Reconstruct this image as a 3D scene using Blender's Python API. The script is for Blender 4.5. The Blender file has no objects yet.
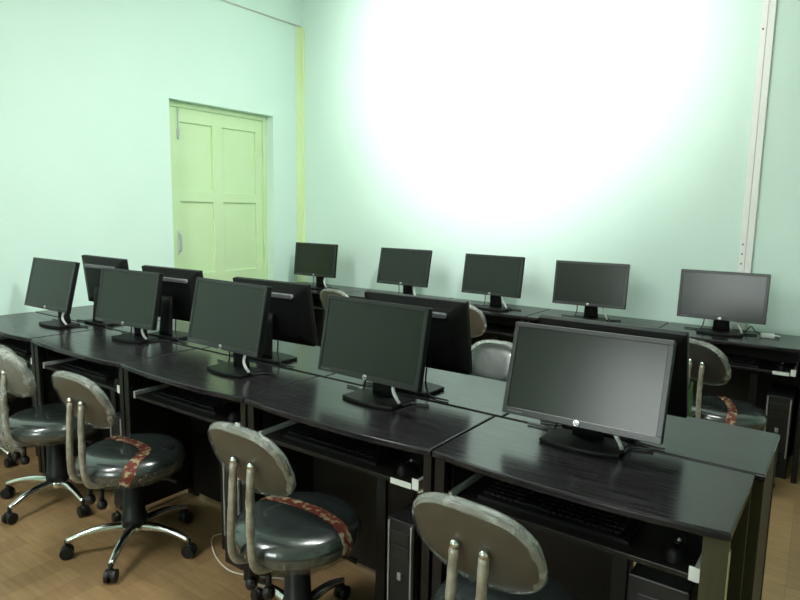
import bpy, bmesh, math, random
from mathutils import Vector, Matrix, noise
random.seed(4)
PI = math.pi
R = math.radians
COL = bpy.context.scene.collection
SC = bpy.context.scene

# ------------------------------------------------------------------ materials
def new_mat(name):
    m = bpy.data.materials.new(name); m.use_nodes = True
    nt = m.node_tree
    return m, nt, nt.nodes['Principled BSDF']

def mat(name, col, rough=0.5, metal=0.0, spec=0.5, bump=0.0, bscale=60.0, coat=0.0):
    m, nt, b = new_mat(name)
    b.inputs['Base Color'].default_value = (*col, 1)
    b.inputs['Roughness'].default_value = rough
    b.inputs['Metallic'].default_value = metal
    b.inputs['Specular IOR Level'].default_value = spec
    b.inputs['Coat Weight'].default_value = coat
    if bump:
        tc = nt.nodes.new('ShaderNodeTexCoord')
        n = nt.nodes.new('ShaderNodeTexNoise'); n.inputs['Scale'].default_value = bscale; n.inputs['Detail'].default_value = 4
        bp = nt.nodes.new('ShaderNodeBump'); bp.inputs['Strength'].default_value = bump; bp.inputs['Distance'].default_value = 0.004
        nt.links.new(tc.outputs['Object'], n.inputs['Vector'])
        nt.links.new(n.outputs['Fac'], bp.inputs['Height']); nt.links.new(bp.outputs['Normal'], b.inputs['Normal'])
    return m

def ramp(nt, src, stops):
    r = nt.nodes.new('ShaderNodeValToRGB')
    el = r.color_ramp.elements
    while len(el) < len(stops): el.new(0.5)
    for e, (p, c) in zip(el, stops):
        e.position = p; e.color = (*c, 1)
    nt.links.new(src, r.inputs['Fac'])
    return r.outputs['Color']

def noise_col(name, stops, scale, rough, stretch=(1, 1, 1), spec=0.5, bump=0.0, detail=5, rrange=None, coords='Object', metal=0.0):
    m, nt, b = new_mat(name)
    tc = nt.nodes.new('ShaderNodeTexCoord')
    mp = nt.nodes.new('ShaderNodeMapping'); mp.inputs['Scale'].default_value = stretch
    n = nt.nodes.new('ShaderNodeTexNoise'); n.inputs['Scale'].default_value = scale; n.inputs['Detail'].default_value = detail
    nt.links.new(tc.outputs[coords], mp.inputs['Vector']); nt.links.new(mp.outputs['Vector'], n.inputs['Vector'])
    nt.links.new(ramp(nt, n.outputs['Fac'], stops), b.inputs['Base Color'])
    b.inputs['Roughness'].default_value = rough; b.inputs['Specular IOR Level'].default_value = spec
    b.inputs['Metallic'].default_value = metal
    if rrange:
        mr = nt.nodes.new('ShaderNodeMapRange')
        mr.inputs['From Min'].default_value = 0.3; mr.inputs['From Max'].default_value = 0.7
        mr.inputs['To Min'].default_value = rrange[0]; mr.inputs['To Max'].default_value = rrange[1]
        nt.links.new(n.outputs['Fac'], mr.inputs['Value']); nt.links.new(mr.outputs['Result'], b.inputs['Roughness'])
    if bump:
        bp = nt.nodes.new('ShaderNodeBump'); bp.inputs['Strength'].default_value = bump; bp.inputs['Distance'].default_value = 0.003
        nt.links.new(n.outputs['Fac'], bp.inputs['Height']); nt.links.new(bp.outputs['Normal'], b.inputs['Normal'])
    return m

M = {}
M['wall'] = noise_col('mint_paint', [(0.3, (0.655, 0.835, 0.752)), (0.7, (0.68, 0.855, 0.772))], 2.2, 0.55, spec=0.3, bump=0.05)
M['ceiling'] = mat('ceiling_paint', (0.75, 0.82, 0.76), 0.8)
M['door'] = noise_col('door_paint', [(0.3, (0.59, 0.775, 0.45)), (0.7, (0.63, 0.80, 0.50))], 3.0, 0.45, spec=0.4)
M['yellow'] = noise_col('yellowed_paint', [(0.3, (0.70, 0.84, 0.46)), (0.7, (0.74, 0.88, 0.56))], 6.0, 0.6)
M['trunk'] = mat('pale_pvc', (0.84, 0.83, 0.80), 0.45)
M['conduit'] = mat('conduit_pink', (0.70, 0.66, 0.58), 0.5)
M['top'] = noise_col('dark_wood_top', [(0.35, (0.010, 0.010, 0.011)), (0.55, (0.019, 0.017, 0.019)), (0.75, (0.034, 0.030, 0.034))],
                     9.0, 0.26, stretch=(0.7, 9.0, 4.0), spec=0.32, bump=0.03, rrange=(0.17, 0.27))
M['wood'] = noise_col('dark_wood_board', [(0.3, (0.006, 0.0055, 0.005)), (0.7, (0.011, 0.010, 0.008))], 10.0, 0.42, stretch=(3, 3, 0.6), spec=0.4)
M['brown_board'] = noise_col('brown_laminate', [(0.3, (0.040, 0.036, 0.016)), (0.7, (0.055, 0.050, 0.024))], 10.0, 0.45, stretch=(4, 4, 0.5), spec=0.4)
M['raw_edge'] = mat('raw_board_edge', (0.33, 0.30, 0.15), 0.6)
M['slide'] = mat('slide_steel', (0.62, 0.66, 0.64), 0.35, 0.2)
M['white_plastic'] = mat('white_plastic', (0.75, 0.77, 0.74), 0.4)
M['sticker'] = mat('white_sticker', (0.70, 0.74, 0.68), 0.5)
M['bezel'] = mat('monitor_black_plastic', (0.016, 0.018, 0.018), 0.33, spec=0.5)
M['back'] = mat('monitor_back_plastic', (0.006, 0.0065, 0.0065), 0.5, spec=0.2)
M['screen'] = mat('matt_panel', (0.012, 0.018, 0.013), 0.22, spec=0.40)
M['bar'] = mat('gloss_bar', (0.14, 0.145, 0.15), 0.25)
M['silver'] = mat('silver_badge', (0.75, 0.76, 0.75), 0.3, 0.6)
M['dark_ink'] = mat('badge_ink', (0.05, 0.05, 0.06), 0.4)
M['cable'] = mat('black_cable', (0.012, 0.012, 0.013), 0.4)
M['white_cable'] = mat('white_cable', (0.72, 0.74, 0.70), 0.4)
M['tower'] = mat('tower_black', (0.014, 0.014, 0.015), 0.4)
M['strip'] = mat('tower_strip', (0.42, 0.42, 0.40), 0.35, 0.3)
M['key'] = mat('key_black', (0.009, 0.009, 0.010), 0.4)
M['vinyl'] = mat('film_covered_vinyl', (0.026, 0.033, 0.032), 0.24, spec=0.9, bump=0.22, bscale=22, coat=0.6)
M['shell'] = noise_col('taupe_shell', [(0.3, (0.078, 0.067, 0.048)), (0.7, (0.098, 0.084, 0.062))], 12, 0.36, spec=0.4)
M['post'] = noise_col('film_wrapped_post', [(0.35, (0.26, 0.235, 0.19)), (0.65, (0.46, 0.43, 0.36))], 30, 0.3, spec=0.8, bump=0.5, metal=0.25)
M['chrome'] = mat('chrome', (0.78, 0.80, 0.79), 0.14, 1.0)
M['black'] = mat('black_plastic', (0.008, 0.008, 0.008), 0.45, spec=0.35)
M['green_film'] = mat('green_film', (0.03, 0.085, 0.025), 0.35)
M['floor'] = None

def film_mat(name, fac, col, scale):
    m, nt, b = new_mat(name)
    out = nt.nodes['Material Output']
    b.inputs['Base Color'].default_value = (*col, 1); b.inputs['Roughness'].default_value = 0.22
    b.inputs['Specular IOR Level'].default_value = 0.9
    tr = nt.nodes.new('ShaderNodeBsdfTransparent'); mx = nt.nodes.new('ShaderNodeMixShader')
    tc = nt.nodes.new('ShaderNodeTexCoord'); n = nt.nodes.new('ShaderNodeTexNoise')
    n.inputs['Scale'].default_value = scale; n.inputs['Detail'].default_value = 5
    nt.links.new(tc.outputs['Object'], n.inputs['Vector'])
    mr = nt.nodes.new('ShaderNodeMapRange')
    mr.inputs['From Min'].default_value = 0.35; mr.inputs['From Max'].default_value = 0.65
    mr.inputs['To Min'].default_value = fac - 0.11; mr.inputs['To Max'].default_value = fac + 0.13
    nt.links.new(n.outputs['Fac'], mr.inputs['Value'])
    bp = nt.nodes.new('ShaderNodeBump'); bp.inputs['Strength'].default_value = 0.8; bp.inputs['Distance'].default_value = 0.006
    nt.links.new(n.outputs['Fac'], bp.inputs['Height']); nt.links.new(bp.outputs['Normal'], b.inputs['Normal'])
    nt.links.new(mr.outputs['Result'], mx.inputs['Fac'])
    nt.links.new(tr.outputs[0], mx.inputs[1]); nt.links.new(b.outputs[0], mx.inputs[2])
    nt.links.new(mx.outputs[0], out.inputs['Surface'])
    return m
M['film'] = film_mat('clear_packing_film', 0.34, (0.55, 0.58, 0.53), 32)
M['film_low'] = film_mat('clear_packing_film_crumpled', 0.20, (0.30, 0.30, 0.26), 60)

def tape_mat():
    m, nt, b = new_mat('printed_red_tape')
    tc = nt.nodes.new('ShaderNodeTexCoord'); n = nt.nodes.new('ShaderNodeTexNoise')
    n.inputs['Scale'].default_value = 42; n.inputs['Detail'].default_value = 2
    nt.links.new(tc.outputs['Object'], n.inputs['Vector'])
    c = ramp(nt, n.outputs['Fac'], [(0.0, (0.13, 0.025, 0.02)), (0.50, (0.17, 0.04, 0.032)), (0.58, (0.34, 0.27, 0.14)), (0.68, (0.42, 0.38, 0.28))])
    nt.links.new(c, b.inputs['Base Color']); b.inputs['Roughness'].default_value = 0.25
    return m
M['tape'] = tape_mat()

def floor_mat():
    m, nt, b = new_mat('wood_look_vinyl')
    tc = nt.nodes.new('ShaderNodeTexCoord')
    mp = nt.nodes.new('ShaderNodeMapping'); mp.inputs['Rotation'].default_value = (0, 0, R(88))
    br = nt.nodes.new('ShaderNodeTexBrick')
    br.inputs['Scale'].default_value = 1.0; br.inputs['Brick Width'].default_value = 0.62; br.inputs['Row Height'].default_value = 0.105
    br.inputs['Mortar Size'].default_value = 0.0012; br.inputs['Mortar Smooth'].default_value = 0.6
    br.inputs['Color1'].default_value = (0.240, 0.150, 0.074, 1); br.inputs['Color2'].default_value = (0.320, 0.208, 0.104, 1)
    br.inputs['Mortar'].default_value = (0.20, 0.125, 0.062, 1)
    nt.links.new(tc.outputs['Object'], mp.inputs['Vector']); nt.links.new(mp.outputs['Vector'], br.inputs['Vector'])
    mp2 = nt.nodes.new('ShaderNodeMapping'); mp2.inputs['Scale'].default_value = (1.5, 14, 1); mp2.inputs['Rotation'].default_value = (0, 0, R(88))
    n = nt.nodes.new('ShaderNodeTexNoise'); n.inputs['Scale'].default_value = 3; n.inputs['Detail'].default_value = 6
    nt.links.new(tc.outputs['Object'], mp2.inputs['Vector']); nt.links.new(mp2.outputs['Vector'], n.inputs['Vector'])
    g = ramp(nt, n.outputs['Fac'], [(0.3, (0.78, 0.76, 0.72)), (0.7, (1.1, 1.08, 1.05))])
    mx = nt.nodes.new('ShaderNodeMix'); mx.data_type = 'RGBA'; mx.blend_type = 'MULTIPLY'; mx.inputs['Factor'].default_value = 1
    nt.links.new(br.outputs['Color'], mx.inputs['A']); nt.links.new(g, mx.inputs['B'])
    nt.links.new(mx.outputs['Result'], b.inputs['Base Color'])
    b.inputs['Roughness'].default_value = 0.38; b.inputs['Specular IOR Level'].default_value = 0.35
    return m
M['floor'] = floor_mat()

# ------------------------------------------------------------------ mesh helpers
class MB:
    def __init__(self): self.bm = bmesh.new(); self.mi = 0
    def _faces(self, fs):
        for f in fs: f.material_index = self.mi
    def box(self, x0, x1, y0, y1, z0, z1, bev=0.0, seg=2, mtx=None):
        t = bmesh.new()
        bmesh.ops.create_cube(t, size=1)
        for v in t.verts:
            v.co = Vector((x0 + (v.co.x + .5) * (x1 - x0), y0 + (v.co.y + .5) * (y1 - y0), z0 + (v.co.z + .5) * (z1 - z0)))
        if bev: bmesh.ops.bevel(t, geom=t.edges[:], offset=bev, segments=seg, profile=.5, affect='EDGES')
        self.add(t, mtx); return self
    def add(self, t, mtx=None):
        if mtx is not None: bmesh.ops.transform(t, matrix=mtx, verts=t.verts)
        mp = {}
        for v in t.verts: mp[v] = self.bm.verts.new(v.co)
        for f in t.faces:
            try:
                nf = self.bm.faces.new([mp[v] for v in f.verts]); nf.smooth = f.smooth; nf.material_index = self.mi
            except ValueError: pass
        t.free()
    def prism(self, pts, a0, a1, axis='z', bev=0.0, seg=2, mtx=None):
        """closed outline pts (2-D) extruded along axis between a0 and a1"""
        t = bmesh.new()
        def P(u, v, w):
            return {'z': (u, v, w), 'y': (u, w, v), 'x': (w, u, v)}[axis]
        lo = [t.verts.new(P(u, v, a0)) for u, v in pts]; hi = [t.verts.new(P(u, v, a1)) for u, v in pts]
        fl = t.faces.new(lo); fh = t.faces.new(hi)
        n = len(pts)
        for i in range(n): t.faces.new((lo[i], lo[(i + 1) % n], hi[(i + 1) % n], hi[i]))
        bmesh.ops.recalc_face_normals(t, faces=t.faces)
        if bev:
            ed = [e for e in t.edges if e in fl.edges or e in fh.edges]
            bmesh.ops.bevel(t, geom=list(set(fl.edges[:] + fh.edges[:])), offset=bev, segments=seg, profile=.5, affect='EDGES')
        self.add(t, mtx); return self
    def tube(self, pts, r, n=8, cap=True, smooth=True):
        pts = [Vector(p) for p in pts]
        rs = r if isinstance(r, (list, tuple)) else [r] * len(pts)
        rings = []; up = None
        for i, p in enumerate(pts):
            d = (pts[min(i + 1, len(pts) - 1)] - pts[max(i - 1, 0)]).normalized()
            if up is None:
                up = Vector((0, 0, 1)) if abs(d.z) < .9 else Vector((1, 0, 0))
            s = d.cross(up).normalized(); up = s.cross(d).normalized()
            rings.append([self.bm.verts.new(p + (s * math.cos(2 * PI * k / n) + up * math.sin(2 * PI * k / n)) * rs[i]) for k in range(n)])
        for a, b in zip(rings, rings[1:]):
            for k in range(n):
                f = self.bm.faces.new((a[k], a[(k + 1) % n], b[(k + 1) % n], b[k])); f.smooth = smooth; f.material_index = self.mi
        if cap:
            for ring in (rings[0], rings[-1]):
                f = self.bm.faces.new(ring); f.material_index = self.mi
        return self
    def lathe(self, prof, n=40, c=(0, 0, 0), axis='z', smooth=True):
        c = Vector(c); rings = []
        for r, h in prof:
            if r < 1e-6:
                co = Vector((0, 0, h)) if axis == 'z' else (Vector((0, h, 0)) if axis == 'y' else Vector((h, 0, 0)))
                rings.append([self.bm.verts.new(c + co)])
            else:
                L = []
                for k in range(n):
                    a = 2 * PI * k / n
                    u, v = r * math.cos(a), r * math.sin(a)
                    co = (u, v, h) if axis == 'z' else ((u, h, v) if axis == 'y' else (h, u, v))
                    L.append(self.bm.verts.new(c + Vector(co)))
                rings.append(L)
        for a, b in zip(rings, rings[1:]):
            for k in range(n):
                if len(a) == 1 and len(b) == 1: continue
                if len(a) == 1: vs = (a[0], b[(k + 1) % n], b[k])
                elif len(b) == 1: vs = (a[k], a[(k + 1) % n], b[0])
                else: vs = (a[k], a[(k + 1) % n], b[(k + 1) % n], b[k])
                f = self.bm.faces.new(vs); f.smooth = smooth; f.material_index = self.mi
        return self
    def grid(self, P, nu, nv, closed_u=False, smooth=True):
        vs = [[self.bm.verts.new(P(i, j)) for j in range(nv)] for i in range(nu)]
        for i in range(nu if closed_u else nu - 1):
            for j in range(nv - 1):
                f = self.bm.faces.new((vs[i][j], vs[(i + 1) % nu][j], vs[(i + 1) % nu][j + 1], vs[i][j + 1]))
                f.smooth = smooth; f.material_index = self.mi
        return vs
    def build(self, name, mats, parent=None, loc=None, recalc=True):
        if recalc: bmesh.ops.recalc_face_normals(self.bm, faces=self.bm.faces)
        me = bpy.data.meshes.new(name); self.bm.to_mesh(me); self.bm.free()
        for m in (mats if isinstance(mats, (list, tuple)) else [mats]): me.materials.append(m)
        o = bpy.data.objects.new(name, me); COL.objects.link(o)
        if parent: o.parent = parent
        if loc: o.location = loc
        return o

def empty(name, loc=(0, 0, 0), rz=0.0):
    o = bpy.data.objects.new(name, None); COL.objects.link(o)
    o.location = loc; o.rotation_euler = (0, 0, rz); o.empty_display_size = .1
    return o
def tag(o, label, cat, group=None):
    o['label'] = label; o['category'] = cat
    if group: o['group'] = group
    return o
def structure(o, label=None):
    o['kind'] = 'structure'
    if label: o['label'] = label
    return o
def kids(o): return [c for c in bpy.data.objects if c.parent == o]
def copy_tree(o, parent=None):
    c = o.copy(); COL.objects.link(c); c.parent = parent
    for ch in kids(o): copy_tree(ch, c)
    return c
def child(o, base):
    for c in kids(o):
        if c.name.split('.')[0] == base: return c
def rrect(x0, x1, y0, y1, r, n=5):
    P = []
    for cx, cy, a in ((x1 - r, y1 - r, 0), (x0 + r, y1 - r, 90), (x0 + r, y0 + r, 180), (x1 - r, y0 + r, 270)):
        for k in range(n + 1):
            t = R(a + 90 * k / n); P.append((cx + r * math.cos(t), cy + r * math.sin(t)))
    return P
def spline(pts, n=8):
    """Catmull-Rom through pts"""
    P = [Vector(p) for p in pts]; P = [2 * P[0] - P[1]] + P + [2 * P[-1] - P[-2]]
    out = []
    for i in range(1, len(P) - 2):
        a, b, c, d = P[i - 1:i + 3]
        for k in range(n):
            t = k / n
            out.append(.5 * ((2 * b) + (c - a) * t + (2 * a - 5 * b + 4 * c - d) * t * t + (3 * b - a - 3 * c + d) * t ** 3))
    out.append(P[-2]); return out

# ------------------------------------------------------------------ room
XL, YW, XR, YF, ZC = -4.363, 4.438, 2.8, -3.2, 3.7
T = 0.25
DY0, DY1, DZ = 3.0, 4.065, 2.27
structure(MB().box(XL - T, XR + T, YF - T, YW + T, -0.1, 0).build('floor', M['floor']))
structure(MB().box(XL - T, XR + T, YF - T, YW + T, ZC, ZC + .1).build('ceiling', M['ceiling']))
structure(MB().box(XL, XR + T, YW, YW + T, 0, ZC).build('wall_back', M['wall']))
w = MB()
w.box(XL - T, XL, YF - T, DY0, 0, ZC).box(XL - T, XL, DY1, YW + T, 0, ZC).box(XL - T, XL, DY0, DY1, DZ, ZC)
structure(w.build('wall_left', M['wall']))
structure(MB().box(XR, XR + T, YF - T, YW, 0, ZC).build('wall_right', M['wall']))
# wall behind the photographer, with a window opening that lets the daylight in
WX0, WX1, WZ0, WZ1 = -1.9, -0.5, 1.3, 3.0
w = MB()
w.box(XL, WX0, YF - T, YF, 0, ZC).box(WX1, XR, YF - T, YF, 0, ZC).box(WX0, WX1, YF - T, YF, 0, WZ0).box(WX0, WX1, YF - T, YF, WZ1, ZC)
structure(w.build('wall_front', M['wall']))
f = MB()
for a, b in ((WX0, WX0 + .06), (-1.23, -1.17), (WX1 - .06, WX1)): f.box(a, b, YF - .16, YF - .10, WZ0, WZ1)
f.box(WX0, WX1, YF - .16, YF - .10, WZ0, WZ0 + .06).box(WX0, WX1, YF - .16, YF - .10, WZ1 - .06, WZ1)
structure(f.build('window_1', M['door']))

# the door: recessed in the left wall, two columns of sunk panels
d = structure(empty('door_1', (XL - .107, DY0, 0)), 'pale green panelled wooden door recessed in the left wall')
DW = DY1 - DY0
leaf = MB()
leaf.box(-.05, -.018, 0, DW, 0.0, DZ)                              # sunk ground of the panels
ys = [0.0, .150, .480, .580, .950, DW]                              # stile, panel, stile, panel, stile
for a, b in ((ys[0], ys[1]), (ys[2], ys[3]), (ys[4], ys[5])): leaf.box(-.03, 0, a, b, 0.0, DZ, .004)
for a, b in ((2.12, DZ), (1.49, 1.575), (.78, .90), (0, .22)):
    leaf.box(-.03, -.0005, ys[1] - .004, ys[2] + .004, a, b, .004); leaf.box(-.03, -.0005, ys[3] - .004, ys[4] + .004, a, b, .004)
leaf.build('leaf', M['door'], d)
fr = MB().box(0.0, .018, .0, .045, 0, DZ, .003).box(0.0, .018, DW - .04, DW, 0, DZ, .003).box(0, .018, 0.045, DW - .04, DZ - .04, DZ, .003)
fr.build('frame', M['door'], d)
h = MB(); h.tube(spline([(0.0, .125, 1.09), (.032, .125, 1.10), (.036, .125, 1.16), (.032, .125, 1.22), (0, .125, 1.23)], 5), .006)
h.box(0, .004, .112, .138, 1.06, 1.26, .001); h.build('handle', M['slide'], d)
b = MB(); b.tube([(.008, .145, 1.99), (.008, .145, 2.22)], .006); b.box(0, .006, .13, .16, 2.0, 2.07, .001); b.box(.0, .018, .135, .155, 1.985, 2.0)
b.build('bolt', M['slide'], d)
for z in (1.11, 1.97):
    MB().tube([(.02, DW - .042, z - .06), (.02, DW - .042, z + .06)], .007).box(.0, .006, DW - .10, DW - .045, z - .055, z + .055).build('hinge', M['door'], d)

# painted strip in the corner, conduit on the left wall, cable trunking on the back wall
c = MB(); c.box(XL, XL + .035, YW - .012, YW, 0, 3.11, .003); c.box(XL, XL + .010, YW - .085, YW - .012, 0, 3.11, .002)
structure(c.build('trim_1', M['yellow']), 'yellowed strip running up the corner of the two walls')
tag(MB().tube([(XL + .010, YF + .05, 3.115), (XL + .010, YW - .03, 3.112)], .006).build('wall_conduit', M['conduit']),
    'thin pale conduit running level along the top of the left wall', 'conduit')
t = tag(empty('cable_trunking', (-.545, YW, 0)), 'white plastic cable trunking running up the back wall at right', 'trunking')
MB().box(-.040, -.006, -.020, -.0005, .6, ZC - .01, .002).build('channel', M['trunk'], t)
MB().box(-.003, .034, -.028, -.0005, .6, ZC - .01, .003).build('channel', M['trunk'], t)
s = MB()
for z in (1.16, 1.22, 1.28, 2.55): s.lathe([(0, -.0245), (.005, -.023), (.005, -.0195)], 8, (-.024, 0, z), 'y')
s.build('screw', M['cable'], t)

# ------------------------------------------------------------------ desks
def make_desk(x0, x1, y, depth, rz, label, group, panel=True, edge_leg=False, bulge=.028, left_brown=False):
    wd = x1 - x0
    if rz == 0: root = empty('computer_desk', (x0, y, 0), 0)
    else: root = empty('computer_desk', (x1, y + depth, 0), PI)
    tag(root, label, 'desk', group)
    pts = [(wd, depth), (0, depth)]
    N = 20
    for k in range(N + 1):
        u = k / N
        pts.append((wd * u, -bulge * (1 - abs(2 * u - 1) ** 2.4)))
    top = MB().prism(pts, .728, .75, 'z', .006, 3).build('tabletop', M['top'], root)
    lw, rw = .034, (.055 if edge_leg else .028)
    lm = M['brown_board'] if edge_leg else M['wood']
    ll = M['brown_board'] if left_brown else M['wood']
    MB().box(.003, .003 + lw, .012, .030, 0, .727, .002).build('leg', ll, root)
    leg = MB().box(wd - .003 - rw, wd - .003, .012, .030, 0, .727, .001).build('leg', lm, root)
    if edge_leg:
        MB().box(wd - .003, wd - .0005, .0125, .0295, 0, .70).build('edge_strip', M['raw_edge'], leg)
    MB().box(.003, .003 + lw, depth - .05, depth - .032, 0, .727, .002).build('leg', ll, root)
    MB().box(wd - .003 - rw, wd - .003, depth - .05, depth - .032, 0, .727, .001).build('leg', lm, root)
    sw = .006 if edge_leg else 0
    MB().box(.006, .020, .032, depth - .052, .05, .727).build('side_panel', M['wood'], root)
    MB().box(wd - .020 - .034 * bool(edge_leg), wd - .006 - .034 * bool(edge_leg), .032, depth - .052, .05, .727).build('side_panel', M['wood'], root)
    MB().box(wd - .285, wd - .245, .11, .128, .0, .565, .002).build('divider', M['wood'], root)
    if panel: MB().box(.022, wd - (.022 if y > 3 else .29), depth - .06, depth - .045, .03, .726).build('back_panel', M['wood'], root)
    tr = MB().box(.052, wd - .075, .035, .34, .590, .606, .003).build('keyboard_tray', M['wood'], root)
    for xa, xb in ((.040, .052), (wd - .075, wd - .063)):
        MB().box(xa, xb, .032, .345, .590, .622, .001).build('slide', M['slide'], tr)
    MB().box(wd - .085, wd - .060, .0305, .0345, .592, .628, .001).build('slide_cap', M['white_plastic'], tr)
    # hangers that carry the rails under the top
    for xa in (.034 if not edge_leg else .034, wd - .061):
        MB().box(xa, xa + .006, .06, .33, .60, .727).build('rail_hanger', M['wood'], root)
    return root

AX = [-4.345, -3.468, -2.622, -1.792, -.960, -.160]
words_A = ['black computer desk at the left end of the front row against the door wall',
           'black bow-fronted desk second from the left in the front row',
           'black bow-fronted desk in the middle of the front row',
           'black bow-fronted desk second from the right in the front row, white sticker on its tray',
           'black computer desk at the near right end of the front row with brown side legs']
desksA = []
for k in range(5):
    desksA.append(make_desk(AX[k] + .003, AX[k + 1] - .003, 1.508, .404, 0, words_A[k], 'front row desks', edge_leg=(k == 4)))
words_B = ['black desk at the left end of the middle row, back to the front row',
           'black desk second from the left in the middle row, back to the front row',
           'black desk in the centre of the middle row, back to the front row',
           'black desk second from the right in the middle row, back to the front row',
           'black desk at the right end of the middle row with bare top reflecting green wall']
for k in range(5):
    make_desk(AX[k] + .003 + (.022 if k else 0), AX[k + 1] - .003 + .022, 1.924, .412, PI, words_B[k], 'middle row desks', panel=False, bulge=.012, left_brown=(k == 4))
CX = [-4.32, -3.46, -2.62, -1.785, -.953, -.135]
words_C = ['black desk in the far corner at the left end of the wall row',
           'black desk second from the corner in the row along the back wall',
           'black desk in the middle of the row along the back wall',
           'black desk second from the right in the row along the back wall',
           'black desk at the right end of the row along the back wall below the trunking']
desksC = []
for k in range(5):
    desksC.append(make_desk(CX[k] + .003, CX[k + 1] - .003, 3.945, .460, 0, words_C[k], 'back wall desks', bulge=.012))

def sticker(desk, wd):
    tr = child(desk, 'keyboard_tray')
    MB().box(wd - .170, wd - .090, .033, .0348, .589, .608).build('sticker', M['sticker'], tr)
sticker(desksA[3], AX[4] - AX[3] - .006)
sticker(desksC[4], CX[5] - CX[4] - .006)

# ------------------------------------------------------------------ monitors
def text_mesh(body, size, depth=.0006):
    cu = bpy.data.curves.new('lettering', 'FONT'); cu.body = body; cu.size = size; cu.extrude = depth
    cu.align_x = 'CENTER'; cu.align_y = 'CENTER'; cu.shear = .25; cu.offset = .00035
    o = bpy.data.objects.new('lettering', cu)
    COL.objects.link(o)
    bpy.context.view_layer.update()
    me = bpy.data.meshes.new_from_object(o.evaluated_get(bpy.context.evaluated_depsgraph_get()))
    bpy.data.objects.remove(o); bpy.data.curves.remove(cu)
    return me

PW, PH = .476, .290
def make_monitor():
    root = empty('monitor')
    # panel, its own origin at the middle of the front face; front looks to -y
    p = MB()
    hw, hh = PW / 2, PH / 2
    p.prism(rrect(-hw, hw, -hh, hh, .006), .0, .024, 'y', .003, 2)
    bz = .0155
    # raised bezel around the screen
    p.mi = 1
    fr = [(-hw + .001, hw - .001, hh - bz, hh - .001), (-hw + .001, hw - .001, -hh + .001, -hh + .021),
          (-hw + .001, -hw + bz, -hh + .0205, hh - bz + .0005), (hw - bz, hw - .001, -hh + .0205, hh - bz + .0005)]
    for a, b, c, d_ in fr: p.box(a, b, -.004, .004, c, d_, .0012, 1)
    panel = p.build('panel', [M['back'], M['bezel']], root)
    MB().box(-hw + bz - .0005, hw - bz + .0005, -.0012, .002, -hh + .0205, hh - bz + .0005).build('screen', M['screen'], panel)
    # back shell: sloped housing
    bk = MB()
    t = bmesh.new()
    o1 = rrect(-hw + .004, hw - .004, -hh + .004, hh - .004, .008); o2 = rrect(-.175, .175, -.105, .088, .03)
    r1 = [t.verts.new((u, .024, v)) for u, v in o1]; r2 = [t.verts.new((u, .032, v)) for u, v in rrect(-hw + .03, hw - .03, -hh + .02, hh - .028, .02)]
    r3 = [t.verts.new((u, .044, v)) for u, v in o2]
    n = len(r1)
    for A_, B_ in ((r1, r2), (r2, r3)):
        for k in range(n): t.faces.new((A_[k], A_[(k + 1) % n], B_[(k + 1) % n], B_[k]))
    t.faces.new(r3); t.faces.new(r1[::-1])
    bk.add(t); bk.build('back_shell', M['back'], panel)
    MB().prism(rrect(-.165, .165, .080, .101, .010), .030, .052, 'y', .004, 3).build('vent_bar', M['bar'], panel)
    # badge with the two letters
    bd = MB(); bd.lathe([(0, -.0060), (.0086, -.0060), (.0094, -.0050), (.0094, .0)], 28, (0, 0, -hh + .0115), 'y', smooth=False)
    bd.mi = 1
    me = text_mesh('hp', .0165)
    tb = bmesh.new(); tb.from_mesh(me)
    bd.add(tb, Matrix.Translation((0, -.0064, -hh + .0105)) @ Matrix.Rotation(PI / 2, 4, 'X'))
    bd.build('badge', [M['silver'], M['dark_ink']], panel)
    bt = MB()
    for k in range(4): bt.box(.10 + .026 * k, .112 + .026 * k, -.0055, -.003, -hh + .008, -hh + .0125, .0005, 1)
    bt.build('button', M['bezel'], panel)
    pr = MB()
    for k in range(7): pr.box(-hw + .020 + .007 * k, -hw + .0255 + .007 * k, -.0046, -.0038, -hh + .009, -hh + .0125)
    pr.build('printed_mark', M['bar'], panel)
    # neck and base
    nk = MB()
    prof = [(.052, .012, 0.0), (.046, .015, .03), (.042, .016, .09), (.040, .014, .17), (.040, .012, .215)]
    def NP(i, j):
        a = 2 * PI * i / 20; w_, d_, z = prof[j]
        s_ = lambda v: math.copysign(abs(v) ** .6, v)
        return Vector((w_ * s_(math.cos(a)), .022 - .02 * (z / .215) + d_ * s_(math.sin(a)), z + .006))
    vs = nk.grid(NP, 20, len(prof), closed_u=True)
    nk.bm.faces.new([v[0] for v in vs]); nk.bm.faces.new([v[-1] for v in vs])
    nk.build('neck', M['back'], root)
    bp = []
    for k in range(15):
        u = -1 + 2 * k / 14
        bp.append((.12 * u, -.075 - .022 * (1 - u * u)))
    bp += [(.118, .043), (.10, .053), (-.10, .053), (-.118, .043)]
    MB().prism(bp, .0, .014, 'z', .005, 3).build('base', M['back'], root)
    # cables
    MB().tube(spline([(-.10, .030, .11), (-.10, .034, .05), (-.12, .040, .008), (-.17, .050, .005), (-.21, .050, .005)], 8), .0035).build('power_cable', M['cable'], root)
    vc = MB().tube(spline([(.090, -.028, .100), (.100, -.046, .066), (.114, -.048, .042), (.119, -.036, .020)], 7), .0062).build('video_plug', M['white_cable'], root)
    MB().tube(spline([(.119, -.036, .022), (.122, -.015, .006), (.13, .03, .005), (.19, .05, .005)], 7), .0042).build('video_cable', M['cable'], vc)
    return root

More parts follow.
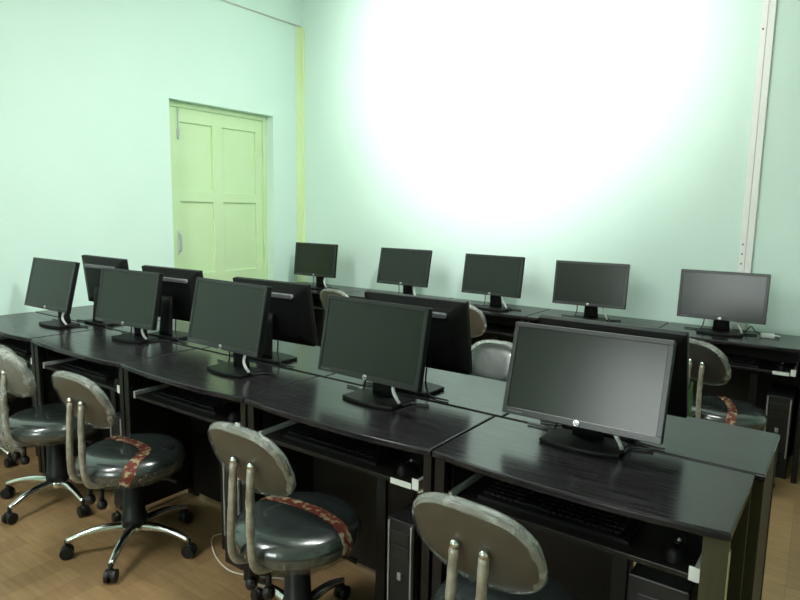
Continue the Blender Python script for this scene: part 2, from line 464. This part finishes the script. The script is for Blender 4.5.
# panel centre x, y, z, yaw, tilt (degrees), row
MON = [
 ('A', -3.735, 1.745, .995, 1.0, 14, 'black monitor on the front row desk at the far left, nearest the door wall'),
 ('A', -3.040, 1.800, .978, 4.0, 11, 'black monitor facing forward, second from the left in the front row'),
 ('A', -2.125, 1.700, 1.000, -2.0, 12, 'black monitor facing forward in the middle of the front row'),
 ('A', -1.388, 1.752, .984, -2.0, 11, 'black monitor facing forward, second from the right in the front row'),
 ('A', -.618, 1.797, .967, 1.5, 16, 'largest nearest black monitor at the right end of the front row, screen brightly reflecting'),
 ('B', -3.610, 2.030, 1.003, -1.0, 6, 'monitor seen from behind at the left end of the middle row, its back dark green-grey'),
 ('B', -2.975, 2.055, .981, 3.0, 9, 'monitor seen from behind, second from the left in the middle row'),
 ('B', -2.185, 2.040, .977, 2.5, 10, 'monitor seen from behind in the centre of the middle row'),
 ('B', -1.384, 2.053, .979, 1.0, 10, 'monitor seen from behind, second from the right in the middle row'),
 ('B', -.615, 2.053, .968, -1.0, 17, 'monitor seen from behind at right end of middle row, behind the largest monitor'),
 ('C', -3.850, 4.060, 1.008, 1.0, 6, 'small distant black monitor in the far corner of the back wall row'),
 ('C', -2.885, 4.050, 1.010, 1.0, 12, 'black monitor on the back wall row, second from the corner'),
 ('C', -2.105, 4.055, 1.001, -2.0, 9, 'black monitor in the middle of the back wall row'),
 ('C', -1.392, 4.065, .994, 4.0, 8, 'black monitor on the back wall row, second from the right'),
 ('C', -.615, 4.120, .983, 1.0, 6, 'black monitor with grey screen at the right end of the back wall row'),
]
groups = {'A': 'front row monitors', 'B': 'middle row monitors seen from behind', 'C': 'back wall monitors'}
proto = None
for row, x, y, z, yaw, tilt, lab in MON:
    o = make_monitor() if proto is None else copy_tree(proto)
    if proto is None: proto = o
    tag(o, lab, 'monitor', groups[row])
    flip = row == 'B'
    s = -1 if flip else 1
    rz = R(yaw) + (PI if flip else 0)
    off = Vector((math.sin(R(yaw)) * -.058, math.cos(R(yaw)) * .058, 0)) * s
    o.location = (x + off.x, y + off.y, .75)
    o.rotation_euler = (0, 0, rz)
    pn = child(o, 'panel')
    pn.location = (0, -.058, z - .75); pn.rotation_euler = (-R(tilt), 0, 0)

# ------------------------------------------------------------------ chairs
def sup(a, n, A_, B_):
    c, s = math.cos(a), math.sin(a)
    return A_ * math.copysign(abs(c) ** (2 / n), c), B_ * math.copysign(abs(s) ** (2 / n), s)
BW, BH = .167, .128
def back_pt(a, r, yoff, grow=0.0):
    x, z = sup(a, 2.5, BW + grow, BH + grow)
    z *= (1 - .10 * (1 if z < 0 else -.4) * abs(x / BW))     # the lower corners pull in a little
    x *= r; z *= r
    return Vector((x, 0.15 * x * x + yoff, z))
SEATP = [(0, .452), (.10, .4515), (.155, .449), (.185, .442), (.203, .430), (.212, .412), (.214, .398), (.208, .378), (.196, .364), (.17, .358), (0, .356)]
def seat_z(r):
    for (r0, z0), (r1, z1) in zip(SEATP[:6], SEATP[1:7]):
        if r <= r1: return z0 + (z1 - z0) * (r - r0) / (r1 - r0)
    return .398
def make_chair():
    root = empty('office_chair')
    st = MB().lathe(SEATP, 56).build('seat', M['vinyl'], root)
    # crumpled packing film hanging under the rim of the seat
    fm = MB()
    def FP(i, j):
        a = 2 * PI * i / 90; r, z = [(.2165, .405), (.2150, .388), (.2075, .370), (.196, .352), (.172, .340), (.150, .344)][j]
        nz = noise.noise(Vector((math.cos(a) * 7, math.sin(a) * 7, j * 1.7)))
        return Vector(((r + .006 * nz * (j > 0)) * math.cos(a), (r + .006 * nz * (j > 0)) * math.sin(a), z - .012 * max(0, noise.noise(Vector((math.cos(a) * 3, math.sin(a) * 3, 5)))) * (j > 1)))
    fm.grid(FP, 90, 6, closed_u=True)
    fm.build('plastic_wrap', M['film_low'], st)
    # back rest
    bk = empty_mesh = None
    NA, NR = 56, 10
    def cap(fn):
        mb = MB()
        vs = mb.grid(lambda i, j: fn(2 * PI * i / NA, j / (NR - 1)), NA, NR, closed_u=True)
        bmesh.ops.remove_doubles(mb.bm, verts=mb.bm.verts, dist=1e-5)
        return mb
    br = cap(lambda a, r: back_pt(a, r, -.014 * (1 - r ** 3.5) ** .6 if r < 1 else 0)).build('backrest', M['shell'], root, (0, -.200, .695))
    br.rotation_euler = (R(24), 0, 0)
    cap(lambda a, r: back_pt(a, r * .985, .004 + (.030 * (1 - r ** 5) ** .5 if r < 1 else 0))).build('back_cushion', M['vinyl'], br)
    # film drawn over the rim of the back rest
    sec = [(.950, -.0105, .0), (.975, -.0080, .0), (1.0, -.0045, .001), (1.0, .001, .004), (1.0, .009, .004), (.985, .016, .002), (.95, .022, .0), (.86, .0290, .0)]
    fm = MB()
    def WP(i, j):
        a = 2 * PI * i / 80; r, y, g = sec[j]
        nz = noise.noise(Vector((math.cos(a) * 5, math.sin(a) * 5, j * 1.3)))
        if j == 0: r -= .16 * max(0, noise.noise(Vector((math.cos(a) * 2.2, math.sin(a) * 2.2, 3.3)))) - .01
        v = back_pt(a, r, y - (.0016 if j < 3 else 0) + .0012 * nz, g + .0008 * nz)
        return v
    fm.grid(WP, 80, len(sec), closed_u=True)
    fm.build('plastic_wrap', M['film'], br)
    # two film-wrapped uprights
    for s in (-1, 1):
        pts = spline([(s * .038, -.226, .690), (s * .039, -.232, .62), (s * .042, -.236, .53), (s * .046, -.236, .44), (s * .047, -.226, .385), (s * .046, -.195, .360), (s * .044, -.14, .350), (s * .042, -.05, .345)], 6)
        rs = [.0125 + .0018 * noise.noise(Vector((s * 3, k * .55, 1))) for k in range(len(pts))]
        up = MB().tube(pts, rs, 10).build('upright', M['post'], root)
        kb = MB().lathe([(0, .012), (.008, .010), (.012, .003), (.0125, -.006), (.009, -.010), (0, -.011)], 14, (s * .038, -.226, .700))
        kb.tube([(s * .038, -.226, .690), (s * .038, -.200, .694)], .006, 8)
        kb.build('bolt_cap', M['chrome'], up)
        hk = MB().tube([(s * .040, -.165, .330), (s * .040, -.165, .285)], .009, 10)
        hk.lathe([(0, .0), (.016, -.004), (.020, -.016), (.020, -.026), (.014, -.036), (0, -.038)], 14, (s * .040, -.165, .288))
        hk.build('adjusting_knob', M['black'], root)
    pl = MB().box(-.075, .075, -.10, .09, .322, .357, .006); pl.build('seat_plate', M['black'], root)
    MB().tube([(.05, .02, .335), (.17, .06, .325), (.20, .07, .318)], [.006, .006, .010], 8).build('height_lever', M['black'], root)
    MB().lathe([(0, .33), (.032, .33), (.032, .29), (.040, .285), (.047, .15), (.052, .145), (.052, .108), (0, .108)], 24).build('column', M['black'], root)
    star = MB().lathe([(0, .118), (.040, .116), (.050, .104), (.048, .078), (.036, .070), (0, .068)], 24).build('hub', M['chrome'], root)
    for k in range(5):
        a = 2 * PI * k / 5
        ca, sa = math.cos(a), math.sin(a)
        pts = spline([(.030 * ca, .030 * sa, .100), (.11 * ca, .11 * sa, .104), (.19 * ca, .19 * sa, .094), (.262 * ca, .262 * sa, .072)], 6)
        lg = MB(); n = len(pts)
        lg.tube(pts, [.0215 - .0095 * i / (n - 1) for i in range(n)], 12)
        leg = lg.build('leg', M['chrome'], root)
        cs = MB(); cx, cy = .262 * ca, .262 * sa
        px, py = -sa, ca
        t = bmesh.new()
        cs.tube([(cx, cy, .078), (cx, cy, .045)], .008, 8)
        for s in (-1, 1):
            c0 = Vector((cx + px * s * .014, cy + py * s * .014, .026)); dv = Vector((px, py, 0)) * .009
            cs.tube([c0 - dv, c0 - dv * .8, c0 + dv * .8, c0 + dv], [.019, .026, .026, .019], 16, smooth=False)
        cs.tube([(cx - px * .010, cy - py * .010, .034), (cx + px * .010, cy + py * .010, .034)], .020, 12)
        cs.build('caster', M['black'], leg)
    return root

def tape(chair, pts, width=.044):
    """printed tape laid over the seat along a path of (x, y) points; past the rim it hangs down the side"""
    seat = child(chair, 'seat')
    path = spline([(x, y, 0) for x, y in pts], 10)
    mb = MB(); N = len(path)
    def P(i, j):
        d = (path[min(i + 1, N - 1)] - path[max(i - 1, 0)]).normalized()
        v = path[i] + Vector((-d.y, d.x, 0)) * (j / 6 - .5) * width
        r = math.hypot(v.x, v.y)
        if r <= .212: return Vector((v.x, v.y, seat_z(r) + .0022))
        k = .2165 / r
        return Vector((v.x * k, v.y * k, .414 - (r - .212)))
    mb.grid(P, N, 7)
    return mb.build('tape_strip', M['tape'], seat)

CH = [  # x, y, yaw, direction of the first star leg, label, group
 (-2.385, 1.405, 3, 237, 'swivel chair with red tape across its round seat and chrome star base fully in view', 'chairs along the front row'),
 (-3.085, 1.425, 2, 213, 'swivel chair with plain round seat and crinkled plastic bag on its back, at left', 'chairs along the front row'),
 (-1.415, 1.408, 0, 240, 'swivel chair with red and yellow printed tape on its seat, before two silver tower strips', 'chairs along the front row'),
 (-.636, 1.400, -1, 250, 'nearest swivel chair, its taupe back cut off by the bottom edge of the photo', 'chairs along the front row'),
 (-3.960, 1.440, -3, 220, 'swivel chair cut off by the left edge, only a chrome leg tip showing', 'chairs along the front row'),
 (-.500, 3.690, -30, 240, 'swivel chair with green plastic strip on its upright, before the right end wall desk', 'chairs along the back wall row'),
 (-2.100, 3.820, 4, 240, 'small distant swivel chair with pale plastic rim, before the middle back wall desk', 'chairs along the back wall row'),
 (-3.190, 3.820, -4, 240, 'distant swivel chair mostly hidden by the monitors, only its back rim showing', 'chairs along the back wall row'),
 (-1.385, 2.545, 180, 60, 'swivel chair facing forward behind the middle row, pale grey cushion left of the largest monitor', None),
]
base_chair = make_chair()
chairs = []
for k, (x, y, yaw, star, lab, grp) in enumerate(CH):
    o = base_chair if k == 0 else copy_tree(base_chair)
    tag(o, lab, 'chair', grp)
    o.location = (x, y, 0); o.rotation_euler = (0, 0, R(yaw))
    for c in kids(o):
        if c.name.split('.')[0] == 'leg': c.rotation_euler = (0, 0, R(star - yaw))
    if k in (6, 7):                                                # these two have the back raised a little
        for c in kids(o):
            if c.name.split('.')[0] in ('backrest', 'upright'): c.location.z += .03
    chairs.append(o)
t0 = tape(chairs[0], [(-.235, .015), (-.15, .02), (-.05, .025), (.04, .022), (.095, .0), (.125, -.04), (.155, -.10), (.19, -.17)]); t0['label'] = 'red printed tape strip'
g = MB().lathe([(0, .4525), (.020, .4525), (.026, .4515), (.027, .449)], 20); g.build('torn_hole', M['black'], child(chairs[0], 'seat'), (.125, .085, -.0015))
t2 = tape(chairs[2], [(-.20, .02), (-.10, .04), (.03, .05), (.13, .035), (.20, .012), (.245, -.005)]); t2['label'] = 'red and yellow printed tape strip'
t5 = tape(chairs[5], [(-.15, .15), (-.02, .06), (.08, -.03), (.15, -.12), (.18, -.18)]); t5['label'] = 'red printed tape strip'
gs = MB()
gs.grid(lambda i, j: Vector((.018 - (.020 + .055 * (i / 11) ** 1.5) * (1 - j / 3) + .008 * (i / 11), -.256 + .004 * math.sin(i * 1.1 + j), .60 - .22 * i / 11)), 12, 4)
go = gs.build('plastic_strip', M['green_film'], chairs[5]); go['label'] = 'green plastic strip'
# crinkled bag over the whole back of the chair near the left edge
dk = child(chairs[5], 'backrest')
dk.material_slots[0].link = 'OBJECT'; dk.material_slots[0].material = mat('shaded_shell', (0.028, 0.032, 0.030), 0.36)  # shell colour darkened to stand in for the shade on this backrest
dk['label'] = 'backrest with shade painted into its dark grey'
bg = MB()
def BG(i, j):
    a = 2 * PI * i / 64
    prof = [(.30, -.035, 0), (.75, -.030, 0), (1.0, -.018, .008), (1.0, .006, .018), (1.0, .022, .010), (.80, .040, 0), (.30, .046, 0)][j]
    v = back_pt(a, prof[0], prof[1], prof[2])
    nz = Vector((noise.noise(v * 26), noise.noise(v * 26 + Vector((9, 0, 0))), noise.noise(v * 26 + Vector((0, 9, 0)))))
    return v + nz * .012
bg.grid(BG, 64, 7, closed_u=True)
bo = bg.build('plastic_bag', M['film'], child(chairs[1], 'backrest')); bo['label'] = 'crinkled clear plastic bag'
bg = MB()
def SG(i, j):
    a = 2 * PI * i / 24; t_ = j / 13
    c_ = Vector((0, -.248 + .05 * max(0, t_ - .8) * 5, .66 - .33 * t_))
    v = c_ + Vector((.068 * math.cos(a), .026 * math.sin(a), 0))
    return v + Vector((noise.noise(v * 22), noise.noise(v * 22 + Vector((5, 3, 0))), 0)) * .020
bg.grid(SG, 24, 14, closed_u=True)
bo = bg.build('plastic_sleeve', M['film'], chairs[1]); bo['label'] = 'crinkled clear plastic sleeve'

# ------------------------------------------------------------------ computers, keyboards, mice
def make_tower():
    root = empty('computer_tower')
    W_, D_, H_ = .150, .34, .46
    MB().box(-W_ / 2, W_ / 2, .022, D_, .012, H_, .004).build('case', M['tower'], root)
    fp = MB().prism(rrect(-W_ / 2, W_ / 2, .0, H_ + .004, .008), .0, .022, 'y', .004, 2).build('front_panel', M['tower'], root)
    for s in (-1, 1):
        MB().box(s * (W_ / 2 - .012) - .004, s * (W_ / 2 - .012) + .004, -.006, .003, .12, H_ - .004, .002).build('side_strip', M['strip'], fp)
    MB().box(-.048, .048, -.004, .002, H_ - .075, H_ - .035, .002).build('disc_drive', M['bezel'], fp)
    MB().box(-.048, .048, -.003, .002, H_ - .125, H_ - .085, .002).build('drive_cover', M['bezel'], fp)
    MB().box(-.010, .010, -.006, .002, H_ - .20, H_ - .175, .002).build('power_button', M['strip'], fp)
    vb = MB()
    for k in range(6): vb.box(-.04, .04, -.002, .001, .05 + .018 * k, .058 + .018 * k)
    vb.build('air_grille', M['black'], fp)
    for s in (-1, 1):
        for y in (.05, .29): MB().box(s * .055 - .012, s * .055 + .012, y - .012, y + .012, 0, .013, .002).build('foot', M['black'], root)
    return root
TW = [(-1.100, 1.556, .70, 'black tower computer with two silver strips under the front desk second from the right', 'towers under the front row'),
      (-.325, 1.600, 1, 'black tower computer deep in shadow under the near right end desk', 'towers under the front row'),
      (-1.935, 1.560, .70, 'black tower computer in shadow under the middle front row desk', 'towers under the front row'),
      (-2.770, 1.560, .70, 'black tower computer in shadow under the front desk second from the left', 'towers under the front row'),
      (-.262, 3.990, .88, 'black tower computer with two silver strips under the right end back wall desk', None)]
tproto = None
for x, y, sx, lab, grp in TW:
    o = make_tower() if tproto is None else copy_tree(tproto)
    tproto = tproto or o
    o.location = (x, y, 0); o.scale = (sx, 1, 1)
    if sx == 1:                                                    # this one is taller and has no strips
        o.scale = (1, 1, 1.13)
        for c in kids(child(o, 'front_panel')):
            if c.name.split('.')[0] == 'side_strip': bpy.data.objects.remove(c)
    tag(o, lab, 'computer', grp)

def make_keyboard():
    root = empty('keyboard')
    kw, kd = .44, .150
    MB().prism([(0, 0), (kd, 0), (kd, .024), (.10, .021), (.012, .013), (0, .010)], -kw / 2, kw / 2, 'x', .002, 2).build('body', M['key'], root)
    kf = MB()
    for r_ in range(6):
        y = .016 + .021 * r_ + (.006 if r_ == 5 else 0)
        z = .0135 + .0095 * (y / .10 if y < .10 else 1.0)
        x = -kw / 2 + .012
        while x < kw / 2 - .028:
            wk = .0165
            if r_ == 0 and -.13 < x < -.02: wk = .11
            kf.box(x, x + wk, y, y + .017, z - .002, z + .006, .0015, 1); x += wk + .0028
    o = kf.build('keys', M['key'], root); o['kind'] = 'stuff'
    MB().tube(spline([(.12, kd, .014), (.12, kd + .03, .012), (.10, kd + .05, .006)], 5), .002, 6).build('keyboard_cable', M['cable'], root)
    return root
def make_mouse():
    root = empty('computer_mouse')
    mb = MB()
    def P(i, j):
        a = 2 * PI * i / 20; t_ = j / 6
        r_ = math.cos(t_ * PI / 2) ** .6 if j < 6 else 0.0
        return Vector((.029 * math.cos(a) * r_, .05 * math.sin(a) * r_, .034 * math.sin(t_ * PI / 2) * (1 - .25 * math.sin(a) * r_)))
    vs = mb.grid(P, 20, 7, closed_u=True); bmesh.ops.remove_doubles(mb.bm, verts=mb.bm.verts, dist=1e-5)
    mb.build('body', M['back'], root)
    MB().tube([(-.004, .018, .030), (.004, .018, .030)], .007, 12).build('wheel', M['strip'], root)
    MB().lathe([(0, .0352), (.006, .0350), (.007, .033)], 14, (0, -.012, 0)).build('badge', M['silver'], root)
    MB().tube(spline([(0, .048, .008), (.0, .09, .004), (-.03, .13, .004), (-.05, .16, .004)], 5), .002, 6).build('mouse_cable', M['cable'], root)
    return root
KB = [(-.620, 1.585, 'front row right end desk'), (-1.445, 1.585, 'front desk second from the right'), (-2.280, 1.585, 'middle front row desk'),
      (-3.110, 1.585, 'front desk second from the left'), (-3.94, 1.585, 'front row desk at the far left'), (-.600, 4.020, 'right end back wall desk')]
kp = mp_ = None
for x, y, wd_ in KB:
    o = make_keyboard() if kp is None else copy_tree(kp); kp = kp or o
    o.location = (x, y, .6062); tag(o, 'black keyboard on the pull-out tray of the ' + wd_, 'keyboard', 'keyboards on the trays')
    m_ = make_mouse() if mp_ is None else copy_tree(mp_); mp_ = mp_ or m_
    m_.location = (x + .33, y + .03, .6062); tag(m_, 'black mouse on the tray of the ' + wd_, 'mouse', 'mice on the trays')

# white adapter on the wall-row desk and the cable loop on the floor
ad = tag(empty('power_adapter', (-.365, 4.215, .75), R(12)), 'white adapter plug lying on the right end back wall desk', 'adapter')
MB().box(-.042, .030, -.022, .022, 0, .026, .006).build('body', M['white_plastic'], ad)
MB().tube(spline([(.028, 0, .014), (.05, .005, .012), (.058, .03, .006), (.04, .06, .005)], 6), .0045).build('cord', M['white_cable'], ad)
MB().tube(spline([(-.04, .0, .014), (-.07, .02, .03), (-.09, .05, .05), (-.12, .07, .006)], 6), .003).build('cord', M['cable'], ad)
tag(MB().tube(spline([(-2.06, 1.83, .02), (-2.12, 1.76, .003), (-2.19, 1.665, .003), (-2.095, 1.584, .004), (-1.97, 1.534, .004), (-1.865, 1.536, .004), (-1.70, 1.62, .004)], 8), .0028).build('floor_cable', M['conduit']),
    'thin white cable looping over the floor behind the tape-seated chair', 'cable')

# ------------------------------------------------------------------ light
def area(name, loc, rot, sx, sy, power, col):
    l = bpy.data.lights.new(name, 'AREA'); l.shape = 'RECTANGLE'; l.size = sx; l.size_y = sy; l.energy = power; l.color = col
    o = bpy.data.objects.new(name, l); COL.objects.link(o); o.location = loc; o.rotation_euler = rot
    return o
area('ceiling_tube_light', (-2.6, -.5, 3.2), (0, R(-12), R(90)), 1.3, .3, 65, (.97, 1.0, .96))
area('ceiling_tube_light', (-1.2, 2.3, 3.5), (0, 0, 0), 1.3, .3, 50, (.97, 1.0, .96))
sp = bpy.data.lights.new('unseen_wall_spot', 'SPOT'); sp.energy = 840; sp.spot_size = R(60); sp.spot_blend = 1.0; sp.shadow_soft_size = .10; sp.color = (1, .98, .97)
so = bpy.data.objects.new('unseen_wall_spot', sp); COL.objects.link(so)
so.location = (-2.2, .9, 3.3)
so.rotation_euler = (Vector((-2.28, YW, 2.85)) - so.location).to_track_quat('-Z', 'Y').to_euler()
left_wall_fill = bpy.data.lights.new('unseen_wall_spot', 'SPOT'); left_wall_fill.energy = 280; left_wall_fill.spot_size = R(80); left_wall_fill.spot_blend = 1.0; left_wall_fill.shadow_soft_size = .15; left_wall_fill.color = (.97, 1.0, .96)  # unseen fill spot, added to brighten the left wall
o2 = bpy.data.objects.new('unseen_wall_spot', left_wall_fill); COL.objects.link(o2)
o2.location = (-.4, 1.4, 2.9)
o2.rotation_euler = (Vector((XL, 3.9, .95)) - o2.location).to_track_quat('-Z', 'Y').to_euler()
wd = bpy.data.worlds.new('daylight'); SC.world = wd; wd.use_nodes = True
bgd = wd.node_tree.nodes['Background']; bgd.inputs['Color'].default_value = (.93, 1.0, .97, 1); bgd.inputs['Strength'].default_value = 13

# ------------------------------------------------------------------ camera
cam = bpy.data.cameras.new('camera'); co = bpy.data.objects.new('camera', cam); COL.objects.link(co)
cam.sensor_width = 36; cam.lens = 630.82 / 800 * 36; cam.clip_start = .02
yaw, pit, rol = -0.62308, -0.14087, 0.017836
F = Vector((math.sin(yaw) * math.cos(pit), math.cos(yaw) * math.cos(pit), math.sin(pit)))
r0 = Vector((math.cos(yaw), -math.sin(yaw), 0)); u0 = r0.cross(F)
cc, ss = math.cos(rol), math.sin(rol)
rx = r0 * cc + u0 * ss; ux = -r0 * ss + u0 * cc
mtx = Matrix((rx, ux, -F)).transposed().to_4x4(); mtx.translation = (0, 0, 1.45)
co.matrix_world = mtx
SC.camera = co
SC.view_settings.view_transform = 'Standard'; SC.view_settings.look = 'None'
SC.view_settings.gamma = 1; SC.view_settings.use_curve_mapping = False; SC.view_settings.exposure = 0
